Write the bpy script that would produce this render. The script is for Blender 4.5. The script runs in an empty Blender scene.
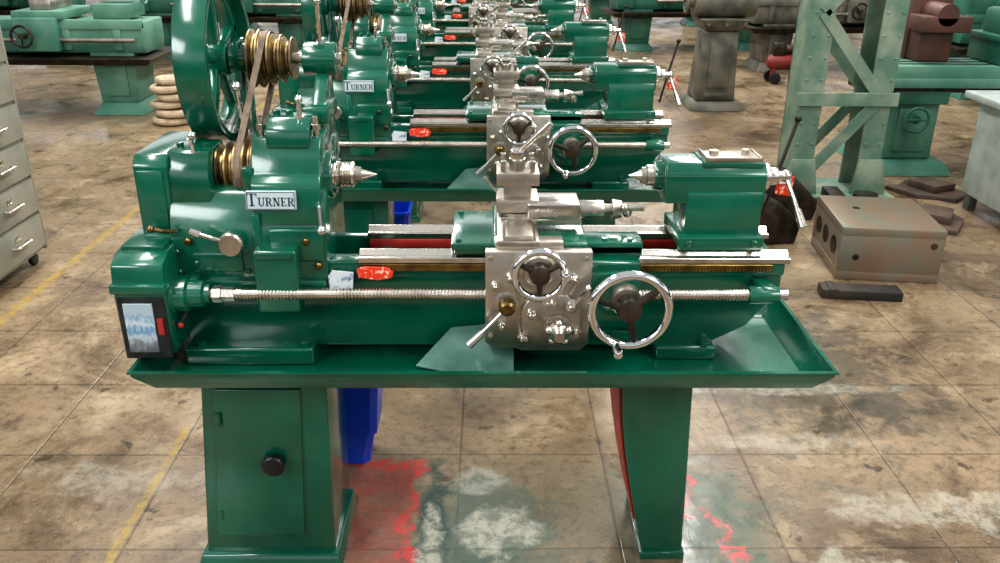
import bpy, bmesh, math, random
from mathutils import Vector, Matrix, Euler
random.seed(4)
S=bpy.context.scene
COL=S.collection
def srgb(r,g,b):
    f=lambda c:(c/255/12.92) if c/255<=0.04045 else ((c/255+0.055)/1.055)**2.4
    return (f(r),f(g),f(b),1)
# ---------------------------------------------------------------- materials
def mat(name,c1,c2=None,rough=0.5,metal=0.0,scale=8,bump=0.0,bscale=60,coat=0.0,lo=0.4,hi=0.65,rough2=None):
    m=bpy.data.materials.new(name); m.use_nodes=True
    nt=m.node_tree; N=nt.nodes; L=nt.links
    b=N['Principled BSDF']
    b.inputs['Roughness'].default_value=rough; b.inputs['Metallic'].default_value=metal
    b.inputs['Coat Weight'].default_value=coat; b.inputs['Coat Roughness'].default_value=0.12
    tc=N.new('ShaderNodeTexCoord')
    no=N.new('ShaderNodeTexNoise'); no.inputs['Scale'].default_value=scale; no.inputs['Detail'].default_value=6
    L.new(tc.outputs['Object'],no.inputs['Vector'])
    r=N.new('ShaderNodeValToRGB'); r.color_ramp.elements[0].position=lo; r.color_ramp.elements[1].position=hi
    r.color_ramp.elements[0].color=c1; r.color_ramp.elements[1].color=c2 or c1
    L.new(no.outputs['Fac'],r.inputs['Fac']); L.new(r.outputs['Color'],b.inputs['Base Color'])
    if rough2 is not None:
        mr=N.new('ShaderNodeMapRange'); mr.inputs['From Min'].default_value=lo; mr.inputs['From Max'].default_value=hi
        mr.inputs['To Min'].default_value=rough; mr.inputs['To Max'].default_value=rough2
        L.new(no.outputs['Fac'],mr.inputs['Value']); L.new(mr.outputs['Result'],b.inputs['Roughness'])
    if bump:
        n2=N.new('ShaderNodeTexNoise'); n2.inputs['Scale'].default_value=bscale; n2.inputs['Detail'].default_value=3
        L.new(tc.outputs['Object'],n2.inputs['Vector'])
        bp=N.new('ShaderNodeBump'); bp.inputs['Strength'].default_value=bump; bp.inputs['Distance'].default_value=0.004
        L.new(n2.outputs['Fac'],bp.inputs['Height']); L.new(bp.outputs['Normal'],b.inputs['Normal'])
    return m
GREEN=mat('machine_green_paint',srgb(0,80,60),srgb(0,98,75),0.18,0,4,0.3,18,0.8,rough2=0.28)
STEEL=mat('machined_steel',srgb(226,220,210),srgb(176,169,158),0.19,1,14,0.05,90,rough2=0.34)
STEELB=mat('oily_machined_steel',srgb(208,200,188),srgb(146,138,126),0.30,0.94,9,0.12,60,lo=.36,hi=.68,rough2=0.46)
SHEET=mat('tray_reflection_green',srgb(92,130,118),srgb(44,90,76),0.28,0.3,7)  # colour of the sheet that imitates the tray reflection
CHROME=mat('chrome',srgb(236,236,236),srgb(214,214,214),0.08,1,6)
BRASS=mat('worn_brass',srgb(155,132,82),srgb(100,84,56),0.3,1,20)
PULL=mat('bronzed_pulley_iron',srgb(168,146,106),srgb(106,92,70),0.36,0.95,16)
BLACK=mat('black_bakelite',srgb(18,18,20),srgb(30,30,32),0.3)
DARK=mat('oily_dark_iron',srgb(38,35,32),srgb(76,64,54),0.42,0.5,14)
RED=mat('red_lead_primer',srgb(150,34,34),srgb(185,56,48),0.45,0,9)
ORANGE=mat('orange_red_sticker',srgb(228,62,34),srgb(255,200,175),0.4,0,95,lo=.54,hi=.60)
TAG=mat('white_printed_tag',srgb(215,222,226),srgb(110,130,155),0.4,0,70,lo=.5,hi=.66)
BELT=mat('grey_brown_belt',srgb(140,122,104),srgb(98,86,74),0.7,0,30)
PLATE=mat('nameplate_enamel',srgb(196,210,214),srgb(178,194,200),0.35)
PLATEF=mat('nameplate_lettering',srgb(16,50,58),None,0.4)
BLUE=mat('blue_plastic',srgb(12,58,180),srgb(26,84,215),0.3,0,5)
CREAM=mat('grey_beige_enamel',srgb(164,162,148),srgb(138,138,126),0.42,0,4,0.05)
CREAMD=mat('dark_grey_enamel',srgb(92,98,90),srgb(76,80,74),0.5)  # darker grey for the bench feet
PALEG=mat('faded_green_paint',srgb(70,122,104),srgb(104,148,128),0.45,0,3,0.1)
PALEG2=mat('weathered_green_steel',srgb(92,124,106),srgb(140,152,132),0.55,0,6,0.15)
MIDG=mat('old_green_machine_paint',srgb(36,90,74),srgb(68,120,100),0.4,0,3,0.1)
RUST=mat('rusty_cast_iron',srgb(130,110,90),srgb(120,118,104),0.40,0.25,7,0.2,30)
RUSTD=mat('rust_brown_plate',srgb(98,80,66),srgb(64,58,52),0.6,0.2,9,0.2,30)
GREY=mat('grey_machine_paint',srgb(118,114,100),srgb(76,76,70),0.45,0.15,6,0.15)
BROWN=mat('brown_primer_paint',srgb(98,62,50),srgb(72,52,44),0.55,0,4)
WOODD=mat('dark_oily_timber',srgb(58,50,42),srgb(36,32,30),0.7,0,9)
ROPE=mat('cream_hose_rubber',srgb(200,180,152),srgb(156,138,114),0.6,0,10)
WHITE=mat('white_painted_steel',srgb(180,188,182),srgb(154,162,156),0.4)
FRAME=mat('dark_metal_plate',srgb(66,70,72),srgb(46,50,52),0.35,0.6,20)
def bandmat():
    m=bpy.data.materials.new('printed_chart_plate'); m.use_nodes=True
    nt=m.node_tree;N=nt.nodes;L=nt.links;b=N['Principled BSDF'];b.inputs['Roughness'].default_value=0.25
    tc=N.new('ShaderNodeTexCoord');sp=N.new('ShaderNodeSeparateXYZ');L.new(tc.outputs['Generated'],sp.inputs[0])
    no=N.new('ShaderNodeTexNoise');no.inputs['Scale'].default_value=6;no.inputs['Detail'].default_value=7;L.new(tc.outputs['Generated'],no.inputs['Vector'])
    a=N.new('ShaderNodeMath');a.operation='MULTIPLY_ADD';a.inputs[1].default_value=0.5;L.new(no.outputs['Fac'],a.inputs[0]);L.new(sp.outputs['Z'],a.inputs[2])
    r=N.new('ShaderNodeValToRGB');L.new(a.outputs[0],r.inputs['Fac'])
    e=r.color_ramp.elements;e[0].position=0.25;e[0].color=srgb(86,92,98);e[1].position=1.1;e[1].color=srgb(170,190,200)
    for p,c in((0.42,srgb(120,128,134)),(0.56,srgb(182,196,204)),(0.72,srgb(104,148,184)),(0.86,srgb(200,212,218)),(.98,srgb(120,160,190))):
        q=e.new(p);q.color=c
    L.new(r.outputs['Color'],b.inputs['Base Color'])
    return m
CHART=bandmat()
# ---------------------------------------------------------------- builder
def align(p,d):
    return Matrix.Translation(Vector(p))@Vector(d).normalized().to_track_quat('Z','Y').to_matrix().to_4x4()
class B:
    def __init__(s): s.bm=bmesh.new()
    def _add(s,t,m=0,bev=0,seg=2):
        bmesh.ops.recalc_face_normals(t,faces=t.faces[:])
        if bev:
            es=[e for e in t.edges if e.calc_face_angle(0)>0.5]
            if es: bmesh.ops.bevel(t,geom=es,offset=bev,segments=seg,affect='EDGES',profile=0.5,clamp_overlap=True)
        for f in t.faces: f.material_index=m
        me=bpy.data.meshes.new('tmp');t.to_mesh(me);t.free();s.bm.from_mesh(me);bpy.data.meshes.remove(me)
        return s
    def loft(s,bot,top,m=0,bev=0.004,seg=2):
        t=bmesh.new();vs=[]
        for (x0,x1,y0,y1,z) in(bot,top):
            vs+= [t.verts.new(v) for v in((x0,y0,z),(x1,y0,z),(x1,y1,z),(x0,y1,z))]
        for f in((0,3,2,1),(4,5,6,7),(0,1,5,4),(1,2,6,5),(2,3,7,6),(3,0,4,7)): t.faces.new([vs[i] for i in f])
        return s._add(t,m,bev,seg)
    def box(s,x0,x1,y0,y1,z0,z1,m=0,bev=0.004,seg=2):
        return s.loft((x0,x1,y0,y1,z0),(x0,x1,y0,y1,z1),m,bev,seg)
    def prism(s,ax,pts,a,b,m=0,bev=0.004,seg=2):
        t=bmesh.new()
        f={'X':lambda p,k:(k,p[0],p[1]),'Y':lambda p,k:(p[0],k,p[1]),'Z':lambda p,k:(p[0],p[1],k)}[ax]
        A=[t.verts.new(f(p,a)) for p in pts];Bv=[t.verts.new(f(p,b)) for p in pts];n=len(pts)
        t.faces.new(A);t.faces.new(Bv[::-1])
        for i in range(n): t.faces.new((A[i],A[(i+1)%n],Bv[(i+1)%n],Bv[i]))
        return s._add(t,m,bev,seg)
    def sheet(s,pts,th,m=0):
        t=bmesh.new();n=(Vector(pts[1])-Vector(pts[0])).cross(Vector(pts[2])-Vector(pts[0])).normalized()*th
        A=[t.verts.new(p) for p in pts];Bv=[t.verts.new(Vector(p)+n) for p in pts];k=len(pts)
        t.faces.new(A);t.faces.new(Bv[::-1])
        for i in range(k): t.faces.new((A[i],A[(i+1)%k],Bv[(i+1)%k],Bv[i]))
        return s._add(t,m,0)
    def rev(s,p,d,prof,m=0,seg=24,bev=0):
        t=bmesh.new();M=align(p,d);rings=[]
        for (h,r) in prof:
            rings.append([t.verts.new(M@Vector((max(r,1e-5)*math.cos(2*math.pi*i/seg),max(r,1e-5)*math.sin(2*math.pi*i/seg),h))) for i in range(seg)])
        for a,b in zip(rings,rings[1:]):
            for i in range(seg): t.faces.new((a[i],a[(i+1)%seg],b[(i+1)%seg],b[i]))
        t.faces.new(rings[0][::-1]);t.faces.new(rings[-1])
        return s._add(t,m,bev)
    def cyl(s,p0,p1,r0,r1=None,m=0,seg=24,bev=0):
        p0=Vector(p0);p1=Vector(p1);h=(p1-p0).length
        return s.rev(p0,p1-p0,[(0,r0),(h,r0 if r1 is None else r1)],m,seg,bev)
    def sph(s,c,r,m=0,seg=16):
        n=8;return s.rev((c[0],c[1],c[2]),(0,0,1),[(-r*math.cos(math.pi*i/n),r*math.sin(math.pi*i/n)) for i in range(n+1)],m,seg)
    def torus(s,c,d,R,r,m=0,seg=40,sg=12,flat=1.0):
        t=bmesh.new();M=align(c,d);rs=[]
        for i in range(seg):
            a=2*math.pi*i/seg
            rs.append([t.verts.new(M@Vector(((R+r*math.cos(2*math.pi*j/sg))*math.cos(a),(R+r*math.cos(2*math.pi*j/sg))*math.sin(a),flat*r*math.sin(2*math.pi*j/sg)))) for j in range(sg)])
        for i in range(seg):
            a=rs[i];b=rs[(i+1)%seg]
            for j in range(sg): t.faces.new((a[j],b[j],b[(j+1)%sg],a[(j+1)%sg]))
        return s._add(t,m)
    def tube(s,pts,r,m=0,seg=12,ball=True):
        for a,b in zip(pts,pts[1:]): s.cyl(a,b,r,None,m,seg)
        if ball:
            for p in pts[1:-1]: s.sph(p,r,m,12)
        return s
    def bolts(s,pts,d,r=.007,h=.006,m=0):
        for p in pts: s.rev(p,d,[(0,r),(h,r),(h+.001,r*.8)],m,6)
        return s
    def xform(s,M): bmesh.ops.transform(s.bm,matrix=M,verts=s.bm.verts[:]);return s
W={};KIDS={}
def empty(name,loc,label,cat,group=None):
    e=bpy.data.objects.new(name,None);e.empty_display_size=0.2;e.location=loc;COL.objects.link(e)
    W[e.name]=Vector(loc);KIDS[e.name]=[];e['label']=label;e['category']=cat
    if group:e['group']=group
    return e
def fin(b,name,mats,parent=None,label=None,cat=None,group=None,kind=None,base=False):
    if not isinstance(mats,(list,tuple)):mats=[mats]
    me=bpy.data.meshes.new(name)
    bm=b.bm
    for e in bm.edges: e.smooth = e.calc_face_angle(0)<0.6
    for f in bm.faces: f.smooth=True
    xs=[v.co for v in bm.verts]
    lo=Vector((min(v.x for v in xs),min(v.y for v in xs),min(v.z for v in xs)));hi=Vector((max(v.x for v in xs),max(v.y for v in xs),max(v.z for v in xs)))
    c=(lo+hi)/2
    if base:c.z=lo.z
    bmesh.ops.translate(bm,verts=bm.verts[:],vec=-c)
    bm.to_mesh(me);bm.free()
    for m in mats: me.materials.append(m)
    o=bpy.data.objects.new(name,me);COL.objects.link(o)
    W[o.name]=c;KIDS[o.name]=[]
    if parent is not None:
        o.parent=parent;o.location=c-W[parent.name];KIDS[parent.name].append(o)
    else:o.location=c
    if label:o['label']=label
    if cat:o['category']=cat
    if group:o['group']=group
    if kind:o['kind']=kind
    return o
def dup(root,loc,parent=None,rotz=None,label=None):
    n=root.copy();COL.objects.link(n);KIDS[n.name]=[]
    if parent is None:
        n.location=loc
        if rotz is not None:n.rotation_euler=(0,0,rotz)
    else:n.parent=parent
    for k in KIDS[root.name]:
        KIDS[n.name].append(dup(k,None,n))
    if label and parent is None:n['label']=label
    return n
def arc(cy,cz,r,a0,a1,n):
    return [(cy+r*math.cos(math.radians(a0+(a1-a0)*i/n)),cz+r*math.sin(math.radians(a0+(a1-a0)*i/n))) for i in range(n+1)]
# serif capitals drawn as strokes, unit cap height
def glyph(ch):
    K=.17;t_=.075
    R_=lambda x0,x1,y0,y1:[(x0,y0),(x1,y0),(x1,y1),(x0,y1)]
    def sector(cx,cy,ro_x,ro_y,ri_x,ri_y,a0,a1,n=10):
        out=[]
        for i in range(n):
            a=math.radians(a0+(a1-a0)*i/n);b_=math.radians(a0+(a1-a0)*(i+1)/n)
            out.append([(cx+ri_x*math.cos(a),cy+ri_y*math.sin(a)),(cx+ro_x*math.cos(a),cy+ro_y*math.sin(a)),(cx+ro_x*math.cos(b_),cy+ro_y*math.sin(b_)),(cx+ri_x*math.cos(b_),cy+ri_y*math.sin(b_))])
        return out
    if ch=='T':return .9,[R_(.36,.36+K,0,1),R_(.24,.66,0,t_),R_(.02,.88,1-t_,1),R_(.02,.09,.74,1),R_(.81,.88,.74,1)]
    if ch=='U':return .88,[R_(.10,.10+K,.3,1),R_(.66,.74,.3,1),R_(.0,.37,1-t_,1),R_(.55,.85,1-t_,1)]+sector(.42,.31,.32,.31,.17,.22,180,360)
    if ch=='R':return .86,[R_(.10,.10+K,0,1),R_(0,.37,0,t_),R_(0,.4,1-t_,1),R_(.2,.4,.46,.46+t_),[(.36,.5),(.52,.5),(.80,0),(.62,0)],R_(.62,.86,0,t_)]+sector(.38,.73,.34,.27,.17,.2,-90,90)
    if ch=='N':return .92,[R_(.12,.20,0,1),R_(.70,.78,0,1),R_(0,.32,0,t_),R_(.58,.9,1-t_,1),R_(0,.2,1-t_,1),[(.12,1),(.32,1),(.78,0),(.60,0)]]
    if ch=='E':return .78,[R_(.10,.10+K,0,1),R_(0,.68,0,t_),R_(0,.66,1-t_,1),R_(.2,.50,.46,.46+t_),R_(.61,.68,0,.26),R_(.59,.66,.76,1),R_(.45,.50,.37,.63)]
def lettering(spec,M,x0,y0,th=.0009):
    b=B();x=x0
    for ch,h in spec:
        w,polys=glyph(ch)
        for p in polys: b.prism('Z',[(x+a*h*.92,y0+c*h) for a,c in p],.0033,.0033+th,0,0)
        x+=w*h*.92+h*.05
    b.xform(M);return b,x
def handwheel(parent,c,R,r,name='handwheel',spokes=3,hub=0.02,handle_ang=None,a0=90):
    b=B();x,y,z=c
    b.torus(c,(0,1,0),R,r,0,48,14)
    b.rev((x,y-0.012,z),(0,1,0),[(0,hub*0.55),(0.004,hub),(0.03,hub*1.15),(0.06,hub*0.8)],1)
    for i in range(spokes):
        a=math.radians(a0+360*i/spokes)
        b.cyl((x,y+0.006,z),(x+math.cos(a)*R,y,z+math.sin(a)*R),r*0.95,r*0.7,1,10)
    o=fin(b,name,[CHROME,DARK],parent)
    if handle_ang is not None:
        a=math.radians(handle_ang);hx=x+math.cos(a)*R;hz=z+math.sin(a)*R
        b=B();b.rev((hx,y,hz),(0,-1,0),[(0,0.005),(0.012,0.006),(0.018,0.010),(0.045,0.012),(0.058,0.010),(0.062,0.003)],0,16)
        fin(b,'handwheel_handle',CHROME,parent)
    return o
def lever(parent,pts,r,ball,name='lever',mats=(CHROME,CHROME),hub=None):
    b=B();b.tube(pts,r,0,10)
    b.sph(pts[-1],ball,1)
    if hub: b.sph(pts[0],hub,0)
    return fin(b,name,list(mats),parent)
# ================================================================ LATHE
SY,SZ=1.96,1.05
LAB='glossy green engine lathe with belt-driven headstock on a chip tray'
lathe=empty('lathe',(0,1.95,0),LAB,'lathe','row of green engine lathes')
b=B();t=bmesh.new()
def ring(x0,x1,y0,y1,z):return [t.verts.new(v) for v in((x0,y0,z),(x1,y0,z),(x1,y1,z),(x0,y1,z))]
R=[ring(-.80,.728,1.722,2.10,.606),ring(-.838,.762,1.695,2.14,.648),ring(-.841,.765,1.692,2.143,.660),ring(-.845,.769,1.686,2.147,.661),ring(-.845,.769,1.686,2.147,.665),ring(-.836,.760,1.697,2.138,.665),ring(-.833,.757,1.700,2.135,.650),ring(-.80,.72,1.735,2.10,.613)]
for a,c in zip(R,R[1:]):
    for i in range(4): t.faces.new((a[i],a[(i+1)%4],c[(i+1)%4],c[i]))
t.faces.new(R[0][::-1]);t.faces.new(R[-1])
b._add(t,0,0.0)
fin(b,'chip_tray',GREEN,lathe,'glossy green sheet-metal chip tray with thin raised lip')
# left cabinet leg
b=B()
b.loft((-.785,-.44,1.825,2.085,.035),(-.735,-.43,1.835,2.08,.612),0,.008,3)
b.loft((-.808,-.42,1.80,2.11,0),(-.795,-.432,1.812,2.10,.04),0,.005)
leg=fin(b,'cabinet_leg',GREEN,lathe)
b=B();b.loft((-.748,-.518,1.815,1.835,.10),(-.706,-.494,1.826,1.84,.54),0,.004,3)
for z in(.17,.46):b.cyl((-.745+z*.09,1.82,z-.018),(-.745+z*.09,1.82,z+.018),.007)
fin(b,'cabinet_door',GREEN,leg)
b=B();b.rev((-.574,1.825,.335),(0,-1,0),[(0,.014),(.01,.014),(.012,.028),(.03,.030),(.036,.024)],0,20,.002)
fin(b,'door_knob',BLACK,leg,'black round knob')
# right leg : curved taper, almost no foot
b=B()
lft=[(.300,.612),(.303,.54),(.311,.44),(.325,.34),(.345,.23),(.368,.12),(.386,.04),(.390,.022)]
rgt=[(.500,.022),(.497,.12),(.491,.3),(.484,.48),(.480,.612)]
b.prism('Y',lft+rgt,1.842,2.075,0,.006,3)
b.box(.384,.506,1.834,2.084,0,.024,0,.004)
rleg=fin(b,'pedestal_leg',GREEN,lathe)
b=B();c1=[(x-.001,z) for x,z in lft[:6]];c2=[(x-.006,z) for x,z in lft[:6]][::-1]
b.prism('Y',c1+c2,1.855,2.065,0,.001,1)
fin(b,'leg_side_panel',RED,rleg,'red primer coated side face')
# bed
b=B()
webp=[(-.76,.645),(.50,.645),(.60,.70),(.668,.79),(.668,.868),(-.76,.868)]
b.prism('Y',webp,1.862,1.892,0,.005)
b.prism('Y',webp,2.035,2.065,0,.005)
b.box(.645,.672,1.865,2.06,.79,.86,0,.006)
for x in(-.3,.0,.33):b.box(x,x+.025,1.88,2.04,.66,.85,0,.003)
b.box(-.76,.672,1.852,1.905,.835,.872,0,.006)
b.box(-.335,.672,2.02,2.075,.835,.872,0,.006)
b.box(-.76,-.45,1.815,2.09,.613,.66,0,.008,3)
b.box(.38,.53,1.845,2.08,.613,.65,0,.008,3)
b.bolts([(-.72,1.83,.66),(-.47,1.83,.66),(.50,1.853,.65)],(0,0,1),.012,.01)
bed=fin(b,'bed',GREEN,lathe)
def way(y0,y1,name):
    b=B();m=(y0+y1)/2
    b.prism('X',[(y0,.868),(y1,.868),(y1,.882),(m+.014,.882),(m+.004,.893),(m-.004,.893),(m-.014,.882),(y0,.882)],-.335,.680,0,.0015,1)
    fin(b,name,STEEL,bed,'ground steel slideway')
way(1.846,1.908,'bed_way');way(2.016,2.078,'bed_way')
b=B();b.box(-.33,.64,1.846,1.853,.848,.866,0,.001,1)
for i in range(120):b.box(-.328+i*.008,-.324+i*.008,1.842,1.847,.850,.860,0,0)
fin(b,'rack',BRASS,bed,'dull brass-coloured toothed rack')
b=B();b.box(-.33,.64,2.012,2.020,.843,.866,0,.002)
fin(b,'bed_inner_face',RED,bed,'red primer inner face of the bed')
b=B();b.prism('Y',[(-.335,.836),(-.338,.856),(-.325,.863),(-.27,.862),(-.252,.850),(-.258,.834),(-.29,.829)],1.836,1.841,0,.001,1);b.box(-.33,-.26,1.839,1.853,.834,.858,0,.001,1)
fin(b,'sticker',ORANGE,bed,'flat orange-red sticker with pale script')
b=B();b.prism('Y',[(-.405,.840),(-.403,.806),(-.35,.803),(-.346,.848),(-.395,.853)],1.836,1.841,0,0);b.box(-.40,-.352,1.84,1.856,.81,.843,0,.001,1)
fin(b,'paper_tag',TAG,bed,'small white printed tag')
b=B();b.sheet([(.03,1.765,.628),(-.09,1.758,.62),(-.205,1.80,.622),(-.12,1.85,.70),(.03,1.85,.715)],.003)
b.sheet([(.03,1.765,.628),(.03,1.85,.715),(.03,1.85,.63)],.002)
fin(b,'tray_reflection_sheet',SHEET,lathe,'bent glossy green-grey sheet standing in for a reflection in the tray')  # added sheet, shaped like a pale reflection in the chip tray
# lead screw
b=B();prof=[];x=0
while x<1.30:
    prof+=[(x,.0115),(x+.0025,.0115),(x+.0035,.0145),(x+.0065,.0145)];x+=.0078
b.rev((-.66,1.80,.81),(1,0,0),prof,0,14)
b.cyl((-.70,1.80,.81),(-.655,1.80,.81),.014)
b.rev((-.665,1.80,.81),(1,0,0),[(0,.02),(.02,.02),(.022,.017),(.05,.017)],0,6)
b.cyl((.63,1.80,.81),(.665,1.80,.81),.013)
fin(b,'lead_screw',STEEL,lathe,'long bright threaded lead screw')
b=B()
b.box(.598,.640,1.785,1.865,.795,.832,0,.008,3)
b.cyl((.575,1.80,.81),(.645,1.80,.81),.021,None,0,24,.003)
fin(b,'lead_screw_bracket',GREEN,lathe)
# headstock : bulky casting
b=B()
prof=[(1.862,.78),(1.842,.80),(1.842,.925),(1.858,.990),(1.885,1.030),(1.91,1.040),(2.06,1.040),(2.085,1.02),(2.085,.78)]
b.prism('X',prof,-.762,-.405,0,.005,2)
ped=[(1.846,.96),(1.856,1.055),(1.874,1.072),(1.884,1.115),(1.912,1.150),(2.00,1.155),(2.04,1.125),(2.08,1.0)]
b.prism('X',ped,-.570,-.412,0,.006,2)
b.prism('X',[(1.87,1.0),(1.872,1.08),(1.895,1.122),(2.00,1.125),(2.04,1.08),(2.06,1.0)],-.762,-.665,0,.006,2)
b.prism('X',[(1.890,1.13),(1.898,1.172),(1.93,1.192),(1.99,1.192),(2.02,1.17),(2.03,1.12)],-.535,-.435,0,.006,2)
b.prism('Y',[(-.665,1.03),(-.665,1.055),(-.57,1.055),(-.57,1.03)],2.03,2.08,0,.004)
b.box(-.75,-.41,1.83,1.845,.80,.83,0,.004)
b.box(-.572,-.552,1.84,1.87,.80,.99,0,.004)
b.box(-.59,-.565,1.87,1.93,1.03,1.09,0,.004)
b.cyl((-.43,SY,SZ),(-.395,SY,SZ),.060,.055,0,36,.004)
b.box(-.535,-.41,1.836,1.86,.875,.955,0,.006,3)
b.bolts([(-.405,SY+.045*math.cos(a),SZ+.045*math.sin(a)) for a in(.5,2.1,3.6,5.2)],(1,0,0),.006,.018)
b.bolts([(x,1.842,z) for x in(-.75,-.59) for z in(.85,.90)],(0,-1,0),.006,.006)
b.bolts([(x,1.96,1.19) for x in(-.52,-.49)],(0,0,1),.009,.012)
b.bolts([(-.74,1.93,1.123),(-.68,1.93,1.123)],(0,0,1),.009,.010)
head=fin(b,'headstock',GREEN,lathe)
b=B();b.box(-.715,-.60,1.835,1.846,.85,.895,0,.003);b.bolts([(-.705,1.836,.873),(-.61,1.836,.873)],(0,-1,0),.005,.004)
fin(b,'inspection_cover',GREEN,head)
b=B();b.rev((-.402,SY,SZ),(1,0,0),[(0,.044),(.012,.044),(.014,.032),(.020,.032)]+[v for i in range(5) for v in((.022+i*.006,.027),(.025+i*.006,.031))]+[(.054,.028),(.056,.020),(.070,.018),(.071,.013),(.107,.0015)],0,28)
fin(b,'spindle_nose',STEEL,head,'thick stepped bright steel spindle nose with centre')
def pulley(b,x0,y,z,radii,w,m=0,gd=.012):
    prof=[(0,.02)];h=0
    for r in radii:
        prof+=[(h,r),(h+w*.15,r),(h+w*.42,r-gd),(h+w*.58,r-gd),(h+w*.85,r),(h+w,r)];h+=w
    prof+=[(h,.02)]
    b.rev((x0,y,z),(1,0,0),prof,m,36)
b=B();pulley(b,-.662,SY,1.064,[.056,.063,.070,.076],.0225)
fin(b,'cone_pulley',PULL,head,'dull brass-coloured grooved cone pulley')
# nameplate
tilt=math.radians(6)
Mn=Matrix.Translation((-.522,1.8435,1.022))@Matrix.Rotation(math.radians(90)-tilt,4,'X')
b=B();b.box(-.056,.056,-.0215,.0215,-.008,.0035,0,.001,1);b.xform(Mn)
fin(b,'nameplate',PLATE,head,'pale enamel nameplate with dark serif lettering')
b=B()
for a in((-.054,.054,-.0200,-.0188),(-.054,.054,.0188,.0200),(-.054,-.0528,-.02,.02),(.0528,.054,-.02,.02)):b.box(*a,.0033,.0042,0,0)
b.xform(Mn);fin(b,'nameplate_border',PLATEF,head)
spec=[('T',.029)]+[(c,.0198) for c in'URNER']
_,xe=lettering(spec,Mn,0,0);_.bm.free()
b,_x=lettering(spec,Mn,-xe/2,-.0125)
fin(b,'nameplate_lettering',PLATEF,head)
# gear lever + knob
b=B();b.rev((-.614,1.845,.928),(0,-1,0),[(0,.016),(.02,.016),(.022,.027),(.04,.029),(.045,.025)],0,28)
b.tube([(-.614,1.815,.928),(-.655,1.81,.943),(-.685,1.80,.958)],.006);b.cyl((-.678,1.80,.955),(-.698,1.798,.965),.010,.008)
fin(b,'gear_lever',STEEL,head,'bright steel selector knob and lever')
b=B();b.box(-.564,-.466,1.792,1.85,.765,.918,0,.007,3);b.box(-.555,-.475,1.788,1.795,.90,.915,0,.002);fin(b,'feed_cover',GREEN,head)
for (x,z) in((-.45,.925),(-.425,.865),(-.72,.925)):
    b=B();b.rev((x,1.845,z),(0,-1,0),[(0,.009),(.012,.009),(.016,.006)],0,12);fin(b,'oil_plug',BRASS,head,'small brass plug')
lever(head,[(-.425,1.86,1.0),(-.412,1.83,1.01),(-.405,1.80,.965)],.005,.011,'locking_lever')
lever(head,[(-.70,1.90,1.11),(-.70,1.89,1.14),(-.695,1.885,1.160)],.005,.010,'back_gear_lever')
lever(head,[(-.46,1.93,1.18),(-.46,1.925,1.215),(-.458,1.92,1.235)],.006,.010,'oil_cup')
lever(head,[(-.60,2.03,1.03),(-.61,2.0,1.17),(-.615,1.99,1.25)],.007,.012,'belt_tension_lever')
for x in(-.425,-.55):
    b=B();b.cyl((x,1.93,1.10),(x,1.925,1.195),.0065);b.rev((x,1.926,1.165),(0,0,1),[(0,.011),(.012,.011)],0,6)
    fin(b,'clamp_stud',STEEL,head)
# end gear cover (plain box)
b=B()
b.prism('X',[(1.865,.93),(1.865,1.095),(1.882,1.118),(2.11,1.118),(2.135,1.10),(2.135,.93)],-.832,-.755,0,.006,2)
b.box(-.828,-.757,1.855,2.13,.875,.935,0,.006)
b.box(-.825,-.765,1.860,1.868,.95,1.085,0,.004)
b.cyl((-.80,1.95,.99),(-.845,1.95,.99),.02)
fin(b,'gear_cover',GREEN,lathe)
b=B()
b.prism('X',[(1.752,.68),(1.745,.84),(1.752,.90),(1.80,.918),(2.06,.918),(2.08,.90),(2.08,.68)],-.870,-.752,0,.006,2)
b.box(-.874,-.748,1.735,1.80,.835,.858,0,.005)
b.box(-.86,-.762,1.80,2.0,.915,.928,0,.004)
guard=fin(b,'change_gear_guard',GREEN,lathe)
b=B();b.box(-.864,-.758,1.742,1.750,.672,.826,0,.002,1);b.bolts([(x,1.742,z) for x in(-.858,-.764) for z in(.678,.820)],(0,-1,0),.003,.002)
fin(b,'backing_plate',FRAME,guard,'dark metal backing plate')
b=B();b.box(-.851,-.785,1.738,1.743,.690,.812,0,.001,1);fin(b,'chart_plate',CHART,guard,'small blue and white printed chart label')
b=B();b.box(-.779,-.766,1.737,1.743,.735,.775,0,.001);fin(b,'indicator_lamp',RED,guard,'small red mark')
b=B();b.rev((-.770,1.80,.81),(1,0,0),[(0,.048),(.02,.048),(.025,.042),(.05,.042),(.055,.034),(.085,.032),(.09,.024),(.10,.024)],0,32);b.box(-.765,-.70,1.80,1.86,.775,.845,0,.006)
fin(b,'lead_screw_boss',GREEN,lathe)
lever(lathe,[(-.745,1.84,.95),(-.765,1.81,.960),(-.785,1.80,.968)],.005,.009,'reverse_lever',(BRASS,BRASS))
lever(lathe,[(-.71,1.85,.80),(-.73,1.79,.765),(-.742,1.775,.742)],.005,.008,'feed_lever',(BLACK,RED))
# countershaft
CY,CZ=2.15,1.29
b=B()
arm=[(2.085,.80),(2.085,1.06),(2.13,1.20),(2.12,1.33),(2.18,1.34),(2.22,1.2),(2.20,.80)]
b.prism('X',arm,-.455,-.43,0,.006)
b.prism('X',arm,-.655,-.635,0,.006)
b.box(-.65,-.42,2.10,2.19,.80,1.10,0,.006)
b.cyl((-.485,CY,CZ),(-.405,CY,CZ),.040,None,0,28,.004)
b.cyl((-.665,CY,CZ),(-.622,CY,CZ),.036,None,0,28,.004)
b.box(-.47,-.41,2.00,2.14,1.16,1.20,0,.005)
b.prism('X',[(2.0,1.16),(2.06,1.10),(2.12,1.16),(2.12,1.26)],-.455,-.425,0,.004)
cs=fin(b,'countershaft_bracket',GREEN,lathe)
b=B();b.cyl((-.77,CY,CZ),(-.395,CY,CZ),.014);fin(b,'countershaft',STEEL,cs)
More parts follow.
